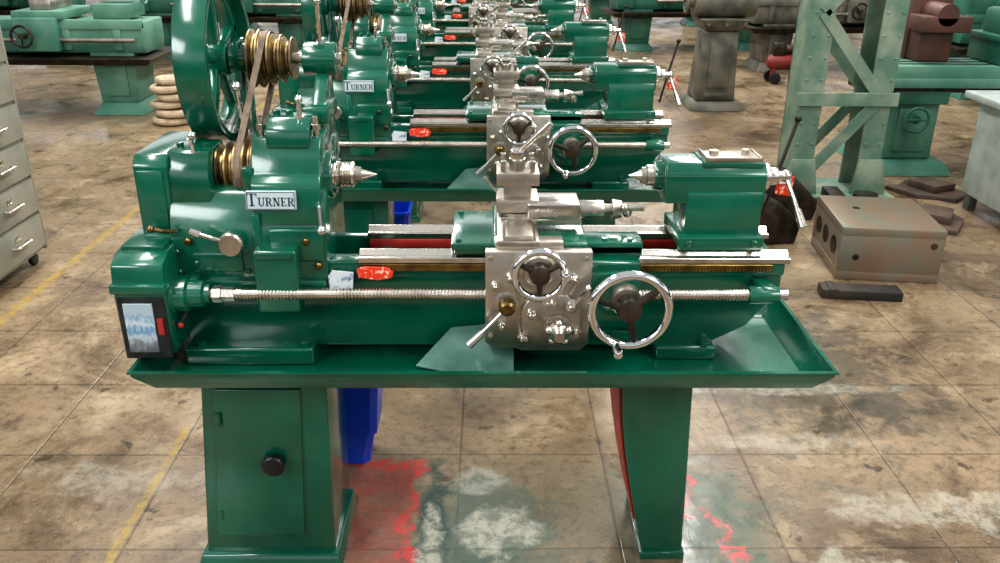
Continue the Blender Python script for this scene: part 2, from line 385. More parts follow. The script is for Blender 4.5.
lever(cs,[(-.44,2.13,1.33),(-.44,2.12,1.38),(-.437,2.11,1.43)],.006,.011,'shaft_clamp_lever')
b=B();pulley(b,-.613,CY,CZ,[.070,.065,.058,.052],.026)
fin(b,'countershaft_cone_pulley',PULL,cs,'dull brass-coloured grooved cone pulley')
b=B()
def flatrim(b,x0,x1,y,z,Ro,Ri,m=0,seg=64):
    t=bmesh.new();rs=[]
    for (x,r) in((x0,Ro),(x1,Ro),(x1,Ri),(x0,Ri)):
        rs.append([t.verts.new((x,y+r*math.cos(2*math.pi*i/seg),z+r*math.sin(2*math.pi*i/seg))) for i in range(seg)])
    for k in range(4):
        a=rs[k];c=rs[(k+1)%4]
        for i in range(seg):t.faces.new((a[i],a[(i+1)%seg],c[(i+1)%seg],c[i]))
    b._add(t,m,.003)
flatrim(b,-.738,-.664,CY,CZ,.205,.182)
flatrim(b,-.716,-.690,CY,CZ,.184,.150)
b.cyl((-.745,CY,CZ),(-.668,CY,CZ),.040,None,0,28,.004)
for i in range(5):
    a=math.radians(20+72*i)
    p=[(CY+.02*math.cos(a)-s*.018*math.sin(a),CZ+.02*math.sin(a)+s*.018*math.cos(a)) for s in(1,-1)]
    q=[(CY+.17*math.cos(a)-s*.013*math.sin(a),CZ+.17*math.sin(a)+s*.013*math.cos(a)) for s in(-1,1)]
    b.prism('X',[p[0],p[1],q[0],q[1]],-.716,-.690,0,.005)
fin(b,'driven_wheel',GREEN,cs,'large spoked green flat-belt wheel')
def belt(x1,r1,x2,r2):
    b=B();t=bmesh.new();n=64;rings=[]
    for i in range(n):
        a=2*math.pi*i/n;nn=(math.cos(a),math.sin(a))
        s1=SY*nn[0]+1.064*nn[1]+r1;s2=CY*nn[0]+CZ*nn[1]+r2
        c,r,x=((SY,1.064),r1,x1) if s1>s2 else ((CY,CZ),r2,x2)
        rings.append([t.verts.new((x+dx,c[0]+(r+dr)*nn[0],c[1]+(r+dr)*nn[1])) for dx,dr in((-.005,-.005),(.005,-.005),(.0075,.004),(-.0075,.004))])
    for i in range(n):
        a=rings[i];c=rings[(i+1)%n]
        for j in range(4):t.faces.new((a[j],a[(j+1)%4],c[(j+1)%4],c[j]))
    b._add(t);fin(b,'drive_belt',BELT,lathe,'worn grey-brown vee belt')
belt(-.606,.066,-.574,.062)
# carriage : flat thin saddle
b=B()
b.box(-.11,.33,1.845,1.912,.892,.914,0,.004,2)
b.box(-.118,-.0,1.84,2.085,.902,.920,0,.004,2)
b.box(-.11,-.01,2.0,2.09,.890,.904,0,.003,2)
b.box(.19,.33,1.845,1.925,.888,.922,0,.005,2)
b.box(-.02,.20,1.83,2.12,.892,.925,0,.006,3)
b.bolts([(-.10,1.855,.920),(-.10,2.06,.920),(.30,1.86,.922),(.24,1.86,.922)],(0,0,1),.007,.005)
sad=fin(b,'saddle',GREEN,lathe)
b=B();b.box(-.01,.085,1.80,2.09,.925,.942,0,.002);b.prism('Y',[(0.002,.942),(.078,.942),(.07,.955),(.01,.955)],1.80,2.09,0,.002)
b.box(-.015,.14,1.80,1.845,.918,.940,0,.003)
fin(b,'cross_slide',STEELB,sad,'machined steel cross slide')
b=B();b.rev((.04,1.95,.952),(0,0,1),[(0,.046),(.018,.046),(.020,.04),(.028,.04)],0,32)
b.box(.0,.19,1.905,1.975,.942,.963,1,.003);b.box(.06,.185,1.893,1.985,.961,1.000,1,.005,3)
b.bolts([(x,1.893,.978) for x in(.09,.125,.16)],(0,-1,0),.004,.004,1)
b.cyl((.183,1.94,.972),(.245,1.94,.972),.022,None,1,24,.002);b.cyl((.245,1.94,.972),(.265,1.94,.972),.013,None,1)
b.cyl((.265,1.94,.972),(.288,1.94,.972),.025,.021,1)
b.tube([(.290,1.91,.985),(.302,1.94,.972),(.308,1.97,.955)],.006,1);b.sph((.290,1.905,.987),.011,1);b.sph((.308,1.975,.952),.013,1);b.cyl((.290,1.905,.987),(.335,1.90,.990),.007,.010,1)
fin(b,'compound_slide',[STEELB,STEEL],sad,'bright machined compound slide with ball crank')
b=B()
b.box(-.012,.088,1.900,2.0,.975,1.006,0,.0025);b.box(.006,.070,1.918,1.982,1.006,1.040,0,.002);b.box(-.012,.088,1.900,2.0,1.040,1.070,0,.0025)
for x in(.004,.072):
    for y in(1.914,1.986):b.cyl((x,y,1.068),(x,y,1.088),.006,None,1,6);b.box(x-.006,x+.006,y-.006,y+.006,1.085,1.097,1,.001)
b.cyl((.037,1.95,1.07),(.037,1.95,1.095),.020,None,1,24,.002);b.box(.022,.052,1.935,1.965,1.093,1.115,1,.003)
b.cyl((.037,1.95,1.105),(.102,1.935,1.172),.0055,.0075,1);b.cyl((.088,1.938,1.157),(.112,1.932,1.182),.010,.009,1)
b.cyl((-.012,1.93,1.02),(-.040,1.92,1.055),.005,.005,1)
fin(b,'tool_post',[STEELB,STEEL],sad,'square steel block tool post with slanting clamp lever')
# apron : crowded bosses
b=B();b.box(-.03,.32,1.80,1.862,.71,.890,0,.006,2);b.box(.20,.32,1.785,1.81,.73,.87,0,.006,2)
ap=fin(b,'apron',GREEN,lathe)
b=B();b.prism('Y',[(-.038,.695),(-.015,.682),(.03,.682),(.05,.675),(.185,.675),(.205,.695),(.205,.925),(-.038,.925)],1.776,1.806,0,.004,2)
b.prism('Y',[(.045,.70),(.06,.69),(.17,.69),(.185,.71),(.185,.78),(.15,.825),(.07,.825),(.045,.79)],1.764,1.78,0,.005,3)
b.cyl((.082,1.775,.885),(.082,1.752,.885),.042,.036,0,32,.002);b.cyl((.284,1.80,.811),(.284,1.75,.811),.035,None,0,28,.002)
b.cyl((.13,1.766,.742),(.13,1.758,.742),.034,None,0,28,.002);b.cyl((.012,1.778,.80),(.012,1.768,.80),.028,None,0,28,.002)
b.bolts([(-.026,1.776,.715),(-.026,1.776,.91),(.192,1.776,.91)],(0,-1,0),.006,.004)
fin(b,'apron_plate',STEELB,ap,'silvery machined steel apron front plate')
handwheel(ap,(.084,1.735,.885),.056,.0085,'cross_feed_handwheel',3,.022,20,150)
handwheel(ap,(.286,1.715,.808),.086,.0110,'traverse_handwheel',3,.026,-110,40)
b=B();b.rev((.012,1.770,.80),(0,-1,0),[(0,.014),(.010,.014),(.013,.020),(.030,.018),(.035,.012)],0,20)
b.cyl((.012,1.748,.80),(-.05,1.74,.735),.005,.006,1);b.cyl((-.045,1.74,.74),(-.075,1.735,.712),.009,.011,1)
fin(b,'half_nut_lever',[BRASS,CHROME],ap,'chrome lever with brass hub')
b=B();b.rev((.13,1.760,.742),(0,-1,0),[(0,.016),(.014,.016),(.016,.024),(.03,.024),(.034,.02),(.05,.012)],0,20)
for i in range(5):
    a=math.radians(72*i+18);b.sph((.13+.024*math.cos(a),1.736,.742+.024*math.sin(a)),.0105)
fin(b,'star_knob',STEEL,ap,'bright steel star knob')
for(x,y,z,r)in((.052,1.778,.715,.015),(.108,1.766,.808,.015),(.160,1.766,.800,.014),(.02,1.778,.865,.011),(.160,1.778,.862,.013),(.068,1.766,.780,.011),(-.015,1.778,.845,.010),(.172,1.766,.735,.011),(.0,1.778,.745,.010)):
    b=B();b.rev((x,y,z),(0,-1,0),[(0,r),(.010,r),(.012,r*.65),(.026,r*.65),(.028,r*.45)],0,18);fin(b,'apron_knob',STEEL,ap)
lever(ap,[(.160,1.75,.80),(.178,1.742,.83),(.193,1.74,.852)],.004,.008,'apron_lever')
# tailstock : long boxy upper body overhanging a straight-sided base
b=B()
b.cyl((.362,SY,SZ),(.39,SY,SZ),.034,.040,0,36,.003)
b.box(.432,.610,1.888,2.030,.925,1.03,0,.005,2)
b.prism('X',[(1.893,1.0),(1.893,1.070),(1.910,1.094),(2.005,1.094),(2.022,1.070),(2.022,1.0)],.380,.616,0,.006,2)
b.box(.465,.606,1.900,2.010,1.085,1.099,0,.004,2)
b.box(.418,.618,1.868,2.058,.893,.928,0,.005,2)
b.cyl((.602,SY,SZ),(.620,SY,SZ),.040,None,0,32,.003)
b.bolts([(.44,1.872,.912),(.595,1.872,.912)],(0,-1,0),.008,.010)
tsk=fin(b,'tailstock',GREEN,lathe)
b=B();b.rev((.366,SY,SZ),(-1,0,0),[(0,.026),(.02,.026),(.022,.021),(.032,.020),(.033,.014),(.062,.0015)],0,24);fin(b,'quill',STEEL,tsk,'bright steel quill with centre')
b=B();b.box(.472,.602,1.902,1.990,1.098,1.104,0,.002);b.box(.472,.602,1.902,1.906,1.10,1.109,0,.001);b.box(.472,.476,1.902,1.99,1.10,1.109,0,.001);b.box(.598,.602,1.902,1.99,1.10,1.109,0,.001)
b.cyl((.50,1.955,1.10),(.50,1.955,1.114),.011);b.cyl((.575,1.955,1.10),(.575,1.955,1.116),.009)
fin(b,'tool_tray',STEELB,tsk,'flat steel tray with clamp bolts')
b=B();b.cyl((.614,SY,SZ),(.636,SY,SZ),.034,None,0,28,.002);b.cyl((.636,SY,SZ),(.658,SY,SZ),.022,None,0,28,.002);b.cyl((.658,SY,SZ),(.680,SY,SZ),.012)
b.sph((.680,SY,SZ),.015);b.tube([(.680,SY,SZ),(.693,1.91,1.00),(.703,1.885,.965)],.0055);b.cyl((.698,1.90,.985),(.708,1.875,.95),.008,.010)
fin(b,'tailstock_crank',STEEL,tsk,'slim bright steel crank handle angled down')
lever(tsk,[(.660,2.03,.93),(.690,2.03,1.06),(.72,2.04,1.17)],.0045,.009,'bed_clamp_lever',(DARK,DARK))
b=B();b.prism('Y',[(.682,.985),(.722,.980),(.726,1.030),(.686,1.035)],2.022,2.026,0,.001,1);b.box(.688,.718,2.019,2.023,1.012,1.026,1,.0005,1)
fin(b,'hanging_tag',[ORANGE,TAG],tsk,'small red and white tag')
SP=1.41
shift=[0,0,-.09,.03,-.16,-.05,-.2,.05];tshift=[0,0,.0,-.05,.0,-.08,0,0]
for i in range(1,8):
    n=dup(lathe,(0,1.95+SP*i,0))
    for k in KIDS[n.name]:
        if k.name.split('.')[0] in('saddle','apron'):k.location.x+=shift[i]
        if k.name.split('.')[0]=='tailstock':k.location.x+=tshift[i]
# ================================================================ floor
def floor_mat():
    m=bpy.data.materials.new('worn_concrete_slabs');m.use_nodes=True
    nt=m.node_tree;N=nt.nodes;L=nt.links;bs=N['Principled BSDF']
    g=N.new('ShaderNodeNewGeometry')
    def noise(scale,detail=6,rough=.6,dist=0,off=(0,0,0)):
        n=N.new('ShaderNodeTexNoise');n.inputs['Scale'].default_value=scale;n.inputs['Detail'].default_value=detail;n.inputs['Roughness'].default_value=rough;n.inputs['Distortion'].default_value=dist
        mp=N.new('ShaderNodeMapping');mp.inputs['Location'].default_value=off;L.new(g.outputs['Position'],mp.inputs[0]);L.new(mp.outputs[0],n.inputs['Vector']);return n.outputs['Fac']
    def ramp(f,stops):
        r=N.new('ShaderNodeValToRGB');e=r.color_ramp.elements
        e[0].position,e[0].color=stops[0];e[1].position,e[1].color=stops[-1]
        for p,c in stops[1:-1]:
            q=e.new(p);q.color=c
        L.new(f,r.inputs['Fac']);return r.outputs['Color']
    def mix(f,a,b,mode='MIX'):
        x=N.new('ShaderNodeMix');x.data_type='RGBA';x.blend_type=mode
        if isinstance(f,float):x.inputs[0].default_value=f
        else:L.new(f,x.inputs[0])
        for k,v in((6,a),(7,b)):
            if isinstance(v,tuple):x.inputs[k].default_value=v
            else:L.new(v,x.inputs[k])
        return x.outputs[2]
    def M(op,a,b=None,c=None,clamp=False):
        x=N.new('ShaderNodeMath');x.operation=op;x.use_clamp=clamp
        for k,v in enumerate((a,b,c)):
            if v is None:continue
            if isinstance(v,(int,float)):x.inputs[k].default_value=v
            else:L.new(v,x.inputs[k])
        return x.outputs[0]
    G1=lambda v:(v,v,v,1)
    big=noise(0.9,7,.62,.5);mid=noise(3.2,9,.7,.4);mid2=noise(1.7,8,.72,.8,(5,3,1));fine=noise(30,6,.7);tiny=noise(120,3,.7)
    base=ramp(big,[(.3,srgb(94,77,57)),(.43,srgb(122,103,80)),(.56,srgb(145,125,99)),(.7,srgb(104,89,70))])
    base=mix(ramp(mid,[(.0,G1(0)),(.53,G1(.0)),(.66,G1(.7))]),base,srgb(176,157,128))
    base=mix(ramp(mid2,[(.32,G1(.75)),(.47,G1(0)),(1,G1(0))]),base,srgb(66,53,41))
    base=mix(ramp(mid2,[(0,G1(0)),(.56,G1(0)),(.68,G1(.55))]),base,srgb(92,89,72))
    base=mix(ramp(mid,[(.30,G1(.75)),(.43,G1(0)),(1,G1(0))]),base,srgb(58,46,36))
    base=mix(ramp(fine,[(.34,G1(.5)),(.50,G1(0)),(1,G1(0))]),base,srgb(52,42,33))
    base=mix(ramp(tiny,[(.0,G1(0)),(.60,G1(0)),(.74,G1(.4))]),base,srgb(205,190,164))
    sp=N.new('ShaderNodeSeparateXYZ');L.new(g.outputs['Position'],sp.inputs[0]);X=sp.outputs[0];Y=sp.outputs[1]
    spot=noise(8.5,6,.65,.3)
    base=mix(ramp(spot,[(.0,G1(0)),(.62,G1(0)),(.66,G1(.7))]),base,srgb(40,33,27))
    bk=N.new('ShaderNodeTexBrick');bk.offset=0;bk.inputs['Scale'].default_value=1;bk.inputs['Brick Width'].default_value=.46;bk.inputs['Row Height'].default_value=.45
    bk.inputs['Mortar Size'].default_value=.005;bk.inputs['Mortar Smooth'].default_value=.5
    bk.inputs['Color1'].default_value=G1(.84);bk.inputs['Color2'].default_value=G1(1.1);bk.inputs['Mortar'].default_value=G1(.38)
    wob=N.new('ShaderNodeMapping');L.new(g.outputs['Position'],wob.inputs[0]);wob.inputs['Location'].default_value=(.12,-.08,0)
    L.new(wob.outputs[0],bk.inputs['Vector'])
    base=mix(ramp(mid,[(.2,G1(1)),(.7,G1(.45))]),base,mix(1.0,base,bk.outputs['Color'],'MULTIPLY'))
    n4=M('SUBTRACT',noise(9,6,.7),.5)
    def rect(x0,x1,y0,y1,soft=.03,amp=.12):
        xx=M('MULTIPLY_ADD',n4,amp,X);yy=M('MULTIPLY_ADD',n4,amp,Y)
        dx=M('SUBTRACT',M('ABSOLUTE',M('SUBTRACT',xx,(x0+x1)/2)),(x1-x0)/2)
        dy=M('SUBTRACT',M('ABSOLUTE',M('SUBTRACT',yy,(y0+y1)/2)),(y1-y0)/2)
        d=M('MAXIMUM',dx,dy);return M('MULTIPLY',d,-1/soft,None,True)
    def ell(cx,cy,rx,ry,amp=1.5):
        a=M('DIVIDE',M('SUBTRACT',X,cx),rx);b_=M('DIVIDE',M('SUBTRACT',Y,cy),ry)
        r=M('SQRT',M('ADD',M('MULTIPLY',a,a),M('MULTIPLY',b_,b_)))
        return M('MULTIPLY',M('SUBTRACT',M('MULTIPLY_ADD',n4,-amp,1),r),2.2,None,True)
    pat=ramp(noise(7,8,.75),[(.40,G1(0)),(.56,G1(1))])
    pat2=ramp(noise(18,8,.8,.3,(3,7,2)),[(.42,G1(0)),(.54,G1(1))])
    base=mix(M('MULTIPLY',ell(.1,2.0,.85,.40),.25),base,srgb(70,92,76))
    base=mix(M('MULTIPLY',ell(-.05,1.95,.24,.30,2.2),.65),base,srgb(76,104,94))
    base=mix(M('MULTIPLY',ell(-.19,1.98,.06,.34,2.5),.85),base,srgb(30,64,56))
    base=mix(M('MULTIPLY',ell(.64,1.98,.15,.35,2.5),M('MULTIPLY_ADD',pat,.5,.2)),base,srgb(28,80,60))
    base=mix(M('MULTIPLY',ell(1.15,3.0,.5,.7,3),.6),base,srgb(46,48,42))
    base=mix(M('MULTIPLY',ell(1.5,2.6,.35,.2,3),.4),base,srgb(50,50,44))
    rp=rect(-.47,-.235,1.55,2.31,.03,.22)
    base=mix(M('MULTIPLY',rp,M('MULTIPLY_ADD',pat,.45,.35)),base,srgb(122,58,44))
    base=mix(M('MULTIPLY',M('MULTIPLY',rp,pat2),.4),base,srgb(172,88,76))
    base=mix(M('MULTIPLY',rect(-.278,-.238,1.55,2.31,.010,.22),M('MULTIPLY_ADD',pat2,.8,.15)),base,srgb(200,60,56))
    base=mix(M('MULTIPLY',rect(-.47,-.24,2.25,2.30,.012,.2),M('MULTIPLY_ADD',pat2,.8,.1)),base,srgb(190,62,54))
    base=mix(M('MULTIPLY',rect(.62,.665,1.75,2.1,.015,.35),M('MULTIPLY_ADD',pat2,.8,.2)),base,srgb(205,70,74))
    base=mix(M('MULTIPLY',rect(.55,.60,2.0,2.25,.015,.35),M('MULTIPLY_ADD',pat2,.8,.1)),base,srgb(192,72,70))
    for e,s in (((.0,1.97,.12,.12),.8),((-.19,1.85,.04,.25),.75),((-.05,2.2,.10,.08),.5),((.95,2.4,.35,.06),.4),((1.3,2.05,.4,.10),.45),((1.15,2.75,.4,.05),.4),((1.0,1.75,.2,.12),.55),((-1.2,2.2,.3,.1),.3)):
        base=mix(M('MULTIPLY',M('MULTIPLY',ell(*e,3.0),M('MULTIPLY_ADD',pat2,.75,.25)),s),base,srgb(192,188,172))
    for (x,w,y0,y1) in((-1.06,.016,.5,2.5),(-2.13,.025,2.6,9)):
        l=rect(x-w,x+w,y0,y1,.008,.02);base=mix(M('MULTIPLY',l,M('MULTIPLY_ADD',pat2,.5,.08)),base,srgb(174,144,44))
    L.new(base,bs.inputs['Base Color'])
    L.new(ramp(mid2,[(.38,G1(.14)),(.60,G1(.48))]),bs.inputs['Roughness'])
    bp=N.new('ShaderNodeBump');bp.inputs['Strength'].default_value=.4;bp.inputs['Distance'].default_value=.004
    h=M('ADD',M('MULTIPLY',mid,.6),M('ADD',M('MULTIPLY',fine,.2),M('MULTIPLY',bk.outputs['Fac'],-.5)))
    L.new(h,bp.inputs['Height']);L.new(bp.outputs['Normal'],bs.inputs['Normal'])
    return m
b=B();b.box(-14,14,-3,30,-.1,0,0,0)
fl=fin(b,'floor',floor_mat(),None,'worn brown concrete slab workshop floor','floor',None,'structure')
# ================================================================ drawer cabinet
cab=empty('drawer_cabinet',(-2.5,3.77,0),'pale grey-beige steel drawer cabinet on castors','cabinet')
b=B();b.box(-2.85,-2.260,3.50,4.03,.07,1.50,0,.006);b.box(-2.262,-2.246,3.50,3.515,.07,1.5,0,.002);b.box(-2.262,-2.246,4.015,4.03,.07,1.5,0,.002)
fin(b,'cabinet_body',[CREAM],cab)
zs=[.085,.265,.445,.625,.805,.985,1.20,1.48]
for z0,z1 in zip(zs,zs[1:]):
    b=B();b.box(-2.27,-2.243,3.52,4.01,z0+.008,z1-.008,0,.004)
    d_=fin(b,'drawer',CREAM,cab)
    zc=z0+(z1-z0)*.5
    b=B();b.tube([(-2.243,3.72,zc),(-2.217,3.725,zc),(-2.217,3.845,zc),(-2.243,3.85,zc)],.007);b.box(-2.245,-2.240,3.755,3.80,zc+.02,zc+.045,0,.001)
    fin(b,'drawer_handle',STEEL,d_,'bright wire pull handle')
for x in(-2.80,-2.30):
    for y in(3.55,3.97):
        b=B();b.cyl((x-.012,y,.032),(x+.012,y,.032),.032,None,0,20,.004);b.box(x-.018,x+.018,y-.012,y+.012,.05,.075,0,.002);fin(b,'castor',BLACK,cab)
# ================================================================ far old machines
def oldmachine(loc,mt,name,label,L_=2.0,rot=0,group=None):
    e=empty(name,(0,0,0),label,'machine tool',group)
    b=B();h=L_/2
    b.prism('X',[(-.22,.52),(-.25,.60),(-.25,.78),(.25,.78),(.25,.60),(.22,.52)],-h,h,0,.015)
    b.box(-h,h,-.27,-.20,.72,.80,0,.01)
    for i in range(5):b.box(-h+.15+i*(L_-.4)/4,-h+.22+i*(L_-.4)/4,-.265,-.24,.55,.74,0,.008)
    b.loft((-h-.05,h+.05,-.36,.36,.44),(-h-.1,h+.1,-.42,.42,.50),1,.008)
    fin(b,'machine_bed',[mt,DARK],e)
    for x in(-h+.3,h-.3):
        b=B();b.loft((x-.22,x+.22,-.28,.28,0),(x-.16,x+.16,-.22,.22,.10),0,.01);b.loft((x-.16,x+.16,-.2,.2,.10),(x-.19,x+.19,-.22,.22,.54),0,.012);b.box(x-.10,x+.10,-.225,-.2,.16,.42,0,.006);fin(b,'machine_leg',mt,e)
    b=B();b.box(-h,-h+.55,-.25,.25,.78,.98,0,.02,3);b.prism('X',arc(0,1.0,.2,180,0,12),-h+.05,-h+.5,0,.01);b.cyl((-h+.5,0,1.0),(-h+.62,0,1.0),.09,None,0,28,.005);b.cyl((-h+.3,-.25,.88),(-h+.3,-.3,.88),.05)
    fin(b,'machine_headstock',mt,e)
    b=B();b.box(.0,.42,-.30,.28,.80,.87,0,.012);b.box(.03,.38,-.36,-.26,.55,.82,0,.012);b.box(.12,.30,-.2,.2,.87,.95,1,.008);b.box(.15,.27,-.08,.06,.95,1.06,1,.006)
    fin(b,'machine_carriage',[mt,STEELB],e)
    b=B();b.torus((.12,-.42,.68),(0,1,0),.085,.011,0);b.cyl((.12,-.36,.68),(.12,-.44,.68),.022,None,0)
    for i in range(3):
        a=2.1*i+.4;b.cyl((.12,-.42,.68),(.12+.085*math.cos(a),-.42,.68+.085*math.sin(a)),.007)
    fin(b,'machine_handwheel',DARK,e)
    b=B();b.box(h-.42,h-.12,-.2,.2,.80,.92,0,.01);b.prism('X',arc(0,1.0,.09,215,-35,12),h-.42,h-.12,0,.008);b.cyl((h-.5,0,1.0),(h-.42,0,1.0),.035);b.cyl((h-.12,0,1.0),(h-.04,0,1.0),.02);b.torus((h-.04,0,1.0),(1,0,0),.09,.012)
    fin(b,'machine_tailstock',mt,e)
    b=B();b.cyl((-h+.5,-.30,.64),(h-.05,-.30,.64),.018);fin(b,'machine_feed_rod',STEELB,e)
    e.location=loc;e.rotation_euler=(0,0,rot)
    return e
OLDG='old workshop lathes'
m1=oldmachine((-4.0,7.7,0),PALEG,'old_lathe','large faded green old lathe on two pedestals',2.1,0,OLDG)
m2=oldmachine((-3.2,10.9,0),MIDG,'old_lathe','old muted green lathe on two pedestals',2.2,0,OLDG)
for (x,y,r) in((-6.4,11.5,0),(2.7,11.8,.1),(6.2,11.2,0),(-3.0,13.6,.05),(5.4,15.5,0),(2.6,14.6,0),(-6.2,14.6,0),(5.6,8.6,0)):
    dup(m2,(x,y,0),None,r)
m3=oldmachine((3.95,10.2,0),GREY,'old_lathe','grimy grey old lathe on two pedestals',2.0,0.05,OLDG)
dup(m3,(-1.9,12.2,0),None,-.1)
# ================================================================ hose coils
for i,(x,y,z,R_,tx,ty) in enumerate(((-2.68,7.15,.035,.14,0,0),(-2.65,7.13,.100,.125,.01,.01),(-2.70,7.17,.165,.13,-.01,.01),(-2.66,7.15,.230,.11,.01,-.01),(-2.69,7.14,.295,.115,-.01,.01),(-2.665,7.16,.358,.095,.01,.01))):
    b=B();b.torus((x,y,z),(tx,ty,1),R_,.029,0,36,10)
    b.torus((x+.012,y-.006,z),(tx,ty,1),R_-.05,.026,0,32,10)
    fin(b,'hose_coil',ROPE,None,'cream rubber hose coil lying in a loose pile','hose','piled hose coils')
# ================================================================ lattice column
cx0=.04
col=empty('steel_column',(2.12+cx0,5.25,0),'weathered green riveted lattice steel column','column')
b=B()
for x in(1.88+cx0,2.30+cx0):
    b.box(x-.07,x+.07,5.13,5.145,0,4.2,0,.002,1)
    if x<2.1:b.box(x-.07,x-.055,5.14,5.37,0,4.2,0,.002,1)
    else:b.box(x+.055,x+.07,5.14,5.37,0,4.2,0,.002,1)
    b.box(x-.07,x+.07,5.36,5.375,0,4.2,0,.002,1)
    for k in range(26):
        for s in(-.045,.045):b.rev((x+s,5.13,.08+k*.13),(0,-1,0),[(0,.010),(.004,.009),(.007,.004)],0,8)
fin(b,'column_channel',PALEG2,col)
b=B();z=.12;k=0
while z<3.8:
    xa,xb=(1.88+cx0,2.30+cx0) if k%2==0 else (2.30+cx0,1.88+cx0)
    for y in(5.118,5.377):
        v=Vector((xb-xa,0,.50));n_=Vector((-v.z,0,v.x)).normalized()*.035
        p=[Vector((xa,0,z)),Vector((xb,0,z+.50))]
        b.prism('Y',[(p[0].x+n_.x,p[0].z+n_.z),(p[0].x-n_.x,p[0].z-n_.z),(p[1].x-n_.x,p[1].z-n_.z),(p[1].x+n_.x,p[1].z+n_.z)],y,y+.012,0,.001,1)
    z+=.50;k+=1
for z in(.62,1.62):b.box(1.82,2.44,5.10,5.118,z-.04,z+.04,0,.002,1)
fin(b,'lattice_brace',PALEG2,col)
b=B();b.box(1.75,2.50,5.03,5.47,0,.03,0,.004);b.prism('Y',[(1.80,.03),(1.85,.25),(1.99,.25),(2.03,.03)],5.10,5.125,0,.002);b.prism('Y',[(2.24,.03),(2.27,.25),(2.41,.25),(2.46,.03)],5.10,5.125,0,.002)
fin(b,'column_base_plate',PALEG2,col)
# ================================================================ cast blocks
blk=B()
blk.box(-.24,.24,-.26,.26,0,.05,0,.006);blk.box(-.24,.24,-.26,.26,.22,.27,0,.008);blk.box(-.24,.24,-.26,-.22,.04,.23,0,.004);blk.box(-.24,.24,.22,.26,.04,.23,0,.004);blk.box(-.236,-.20,-.24,.24,.04,.23,0,.003);blk.box(.20,.236,-.24,.24,.04,.23,0,.003)
for(x,z)in((-.16,.12),(.19,.19)):blk.cyl((x,-.261,z),(x,-.252,z),.016,None,1)
for(y,z)in((-.14,.14),(.02,.14),(.16,.14)):blk.cyl((-.240,y,z),(-.229,y,z),.045,None,1)
blk.cyl((-.1,.05,.269),(-.1,.05,.2715),.018,None,1)
cb=fin(blk,'casting_block',[RUST,DARK],None,'grey-brown rusty cast-iron box block with bored holes','casting',None,None,True)
cb.location=(1.93,4.03,0);cb.rotation_euler=(0,0,math.radians(-7))
b=B();b.prism('Y',[(0,0),(.50,0),(.52,.10),(.45,.18),(.38,.24),(.24,.26),(.16,.19),(.10,.17),(-.02,.10)],-.15,.15,0,.014);b.cyl((.28,-.16,.14),(.28,.16,.14),.06,None,0,24,.003);b.prism('Y',[(.02,.10),(.10,.22),(.14,.22),(.16,.12)],-.06,.10,0,.008)
ic=fin(b,'iron_casting',DARK,None,'dark rough iron casting lying beside the drilled block','casting','rough iron castings',None,True);ic.location=(1.36,4.40,0);ic.rotation_euler=(0,0,.15)
dup(ic,(1.62,4.84,0),None,-.05,'dark rough iron casting lying at the column foot')
b=B();b.box(-.18,.18,-.05,.05,0,.045,0,.006);b.box(-.15,-.11,-.052,.052,.01,.05,0,.003)
tb=fin(b,'timber_block',WOODD,None,'dark oily timber packing block lying on floor','wood block',None,None,True);tb.location=(1.70,3.60,0);tb.rotation_euler=(0,0,-.12)
b=B();b.box(-.20,.20,-.12,.12,0,.06,0,.008);b.box(-.17,-.08,-.10,.10,.06,.14,0,.006);b.cyl((.06,0,.06),(.06,0,.13),.07,None,0,24,.004)
vc=fin(b,'machine_vice',DARK,None,'small dark iron vice casting on the floor','vice',None,None,True);vc.location=(2.14,4.80,0);vc.rotation_euler=(0,0,-.1)
b=B();b.prism('Z',[(-.20,-.14),(.05,-.17),(.20,-.08),(.17,.06),(.21,.15),(-.02,.18),(-.12,.10),(-.22,.08)],0,.028,0,.003);b.prism('Z',[(-.12,-.10),(.08,-.11),(.12,.05),(-.08,.08)],.028,.075,0,.006)
ip=fin(b,'scrap_plate',RUSTD,None,'irregular rusty steel plate lying on the floor','steel plate','rusty scrap plates',None,True);ip.location=(2.54,4.66,0);ip.rotation_euler=(0,0,1.1)
dup(ip,(2.80,5.22,0),None,2.2)
# ================================================================ grey pedestal machine
pm=empty('pedestal_drill',(2.06,7.95,0),'grimy grey cast pedestal machine with motor head','machine tool')
b=B();b.loft((1.80,2.30,7.7,8.25,0),(1.84,2.26,7.74,8.2,.08),0,.015);b.loft((1.86,2.22,7.78,8.15,.08),(1.90,2.20,7.8,8.12,.70),0,.02,3);b.box(1.95,2.14,7.765,7.80,.2,.6,0,.01);b.box(1.93,2.16,7.755,7.78,.12,.16,0,.004);fin(b,'pedestal_body',GREY,pm)
b=B();b.loft((1.90,2.20,7.78,8.14,.70),(1.84,2.28,7.72,8.2,.80),0,.01);b.cyl((2.06,8.0,.80),(2.06,8.0,1.7),.07,None,0,28);b.box(1.92,2.2,7.6,8.3,1.55,1.85,0,.03,3);b.cyl((2.06,7.7,1.2),(2.06,7.7,1.6),.04);b.cyl((1.80,7.95,.93),(2.35,7.95,.93),.13,None,0,28,.01);b.bolts([(x,7.72,.76) for x in(1.9,2.06,2.22)],(0,-1,0),.015,.02)
b.cyl((1.74,7.95,.93),(1.80,7.95,.93),.05);b.torus((1.74,7.95,.93),(1,0,0),.09,.012)
fin(b,'pedestal_head',GREY,pm)
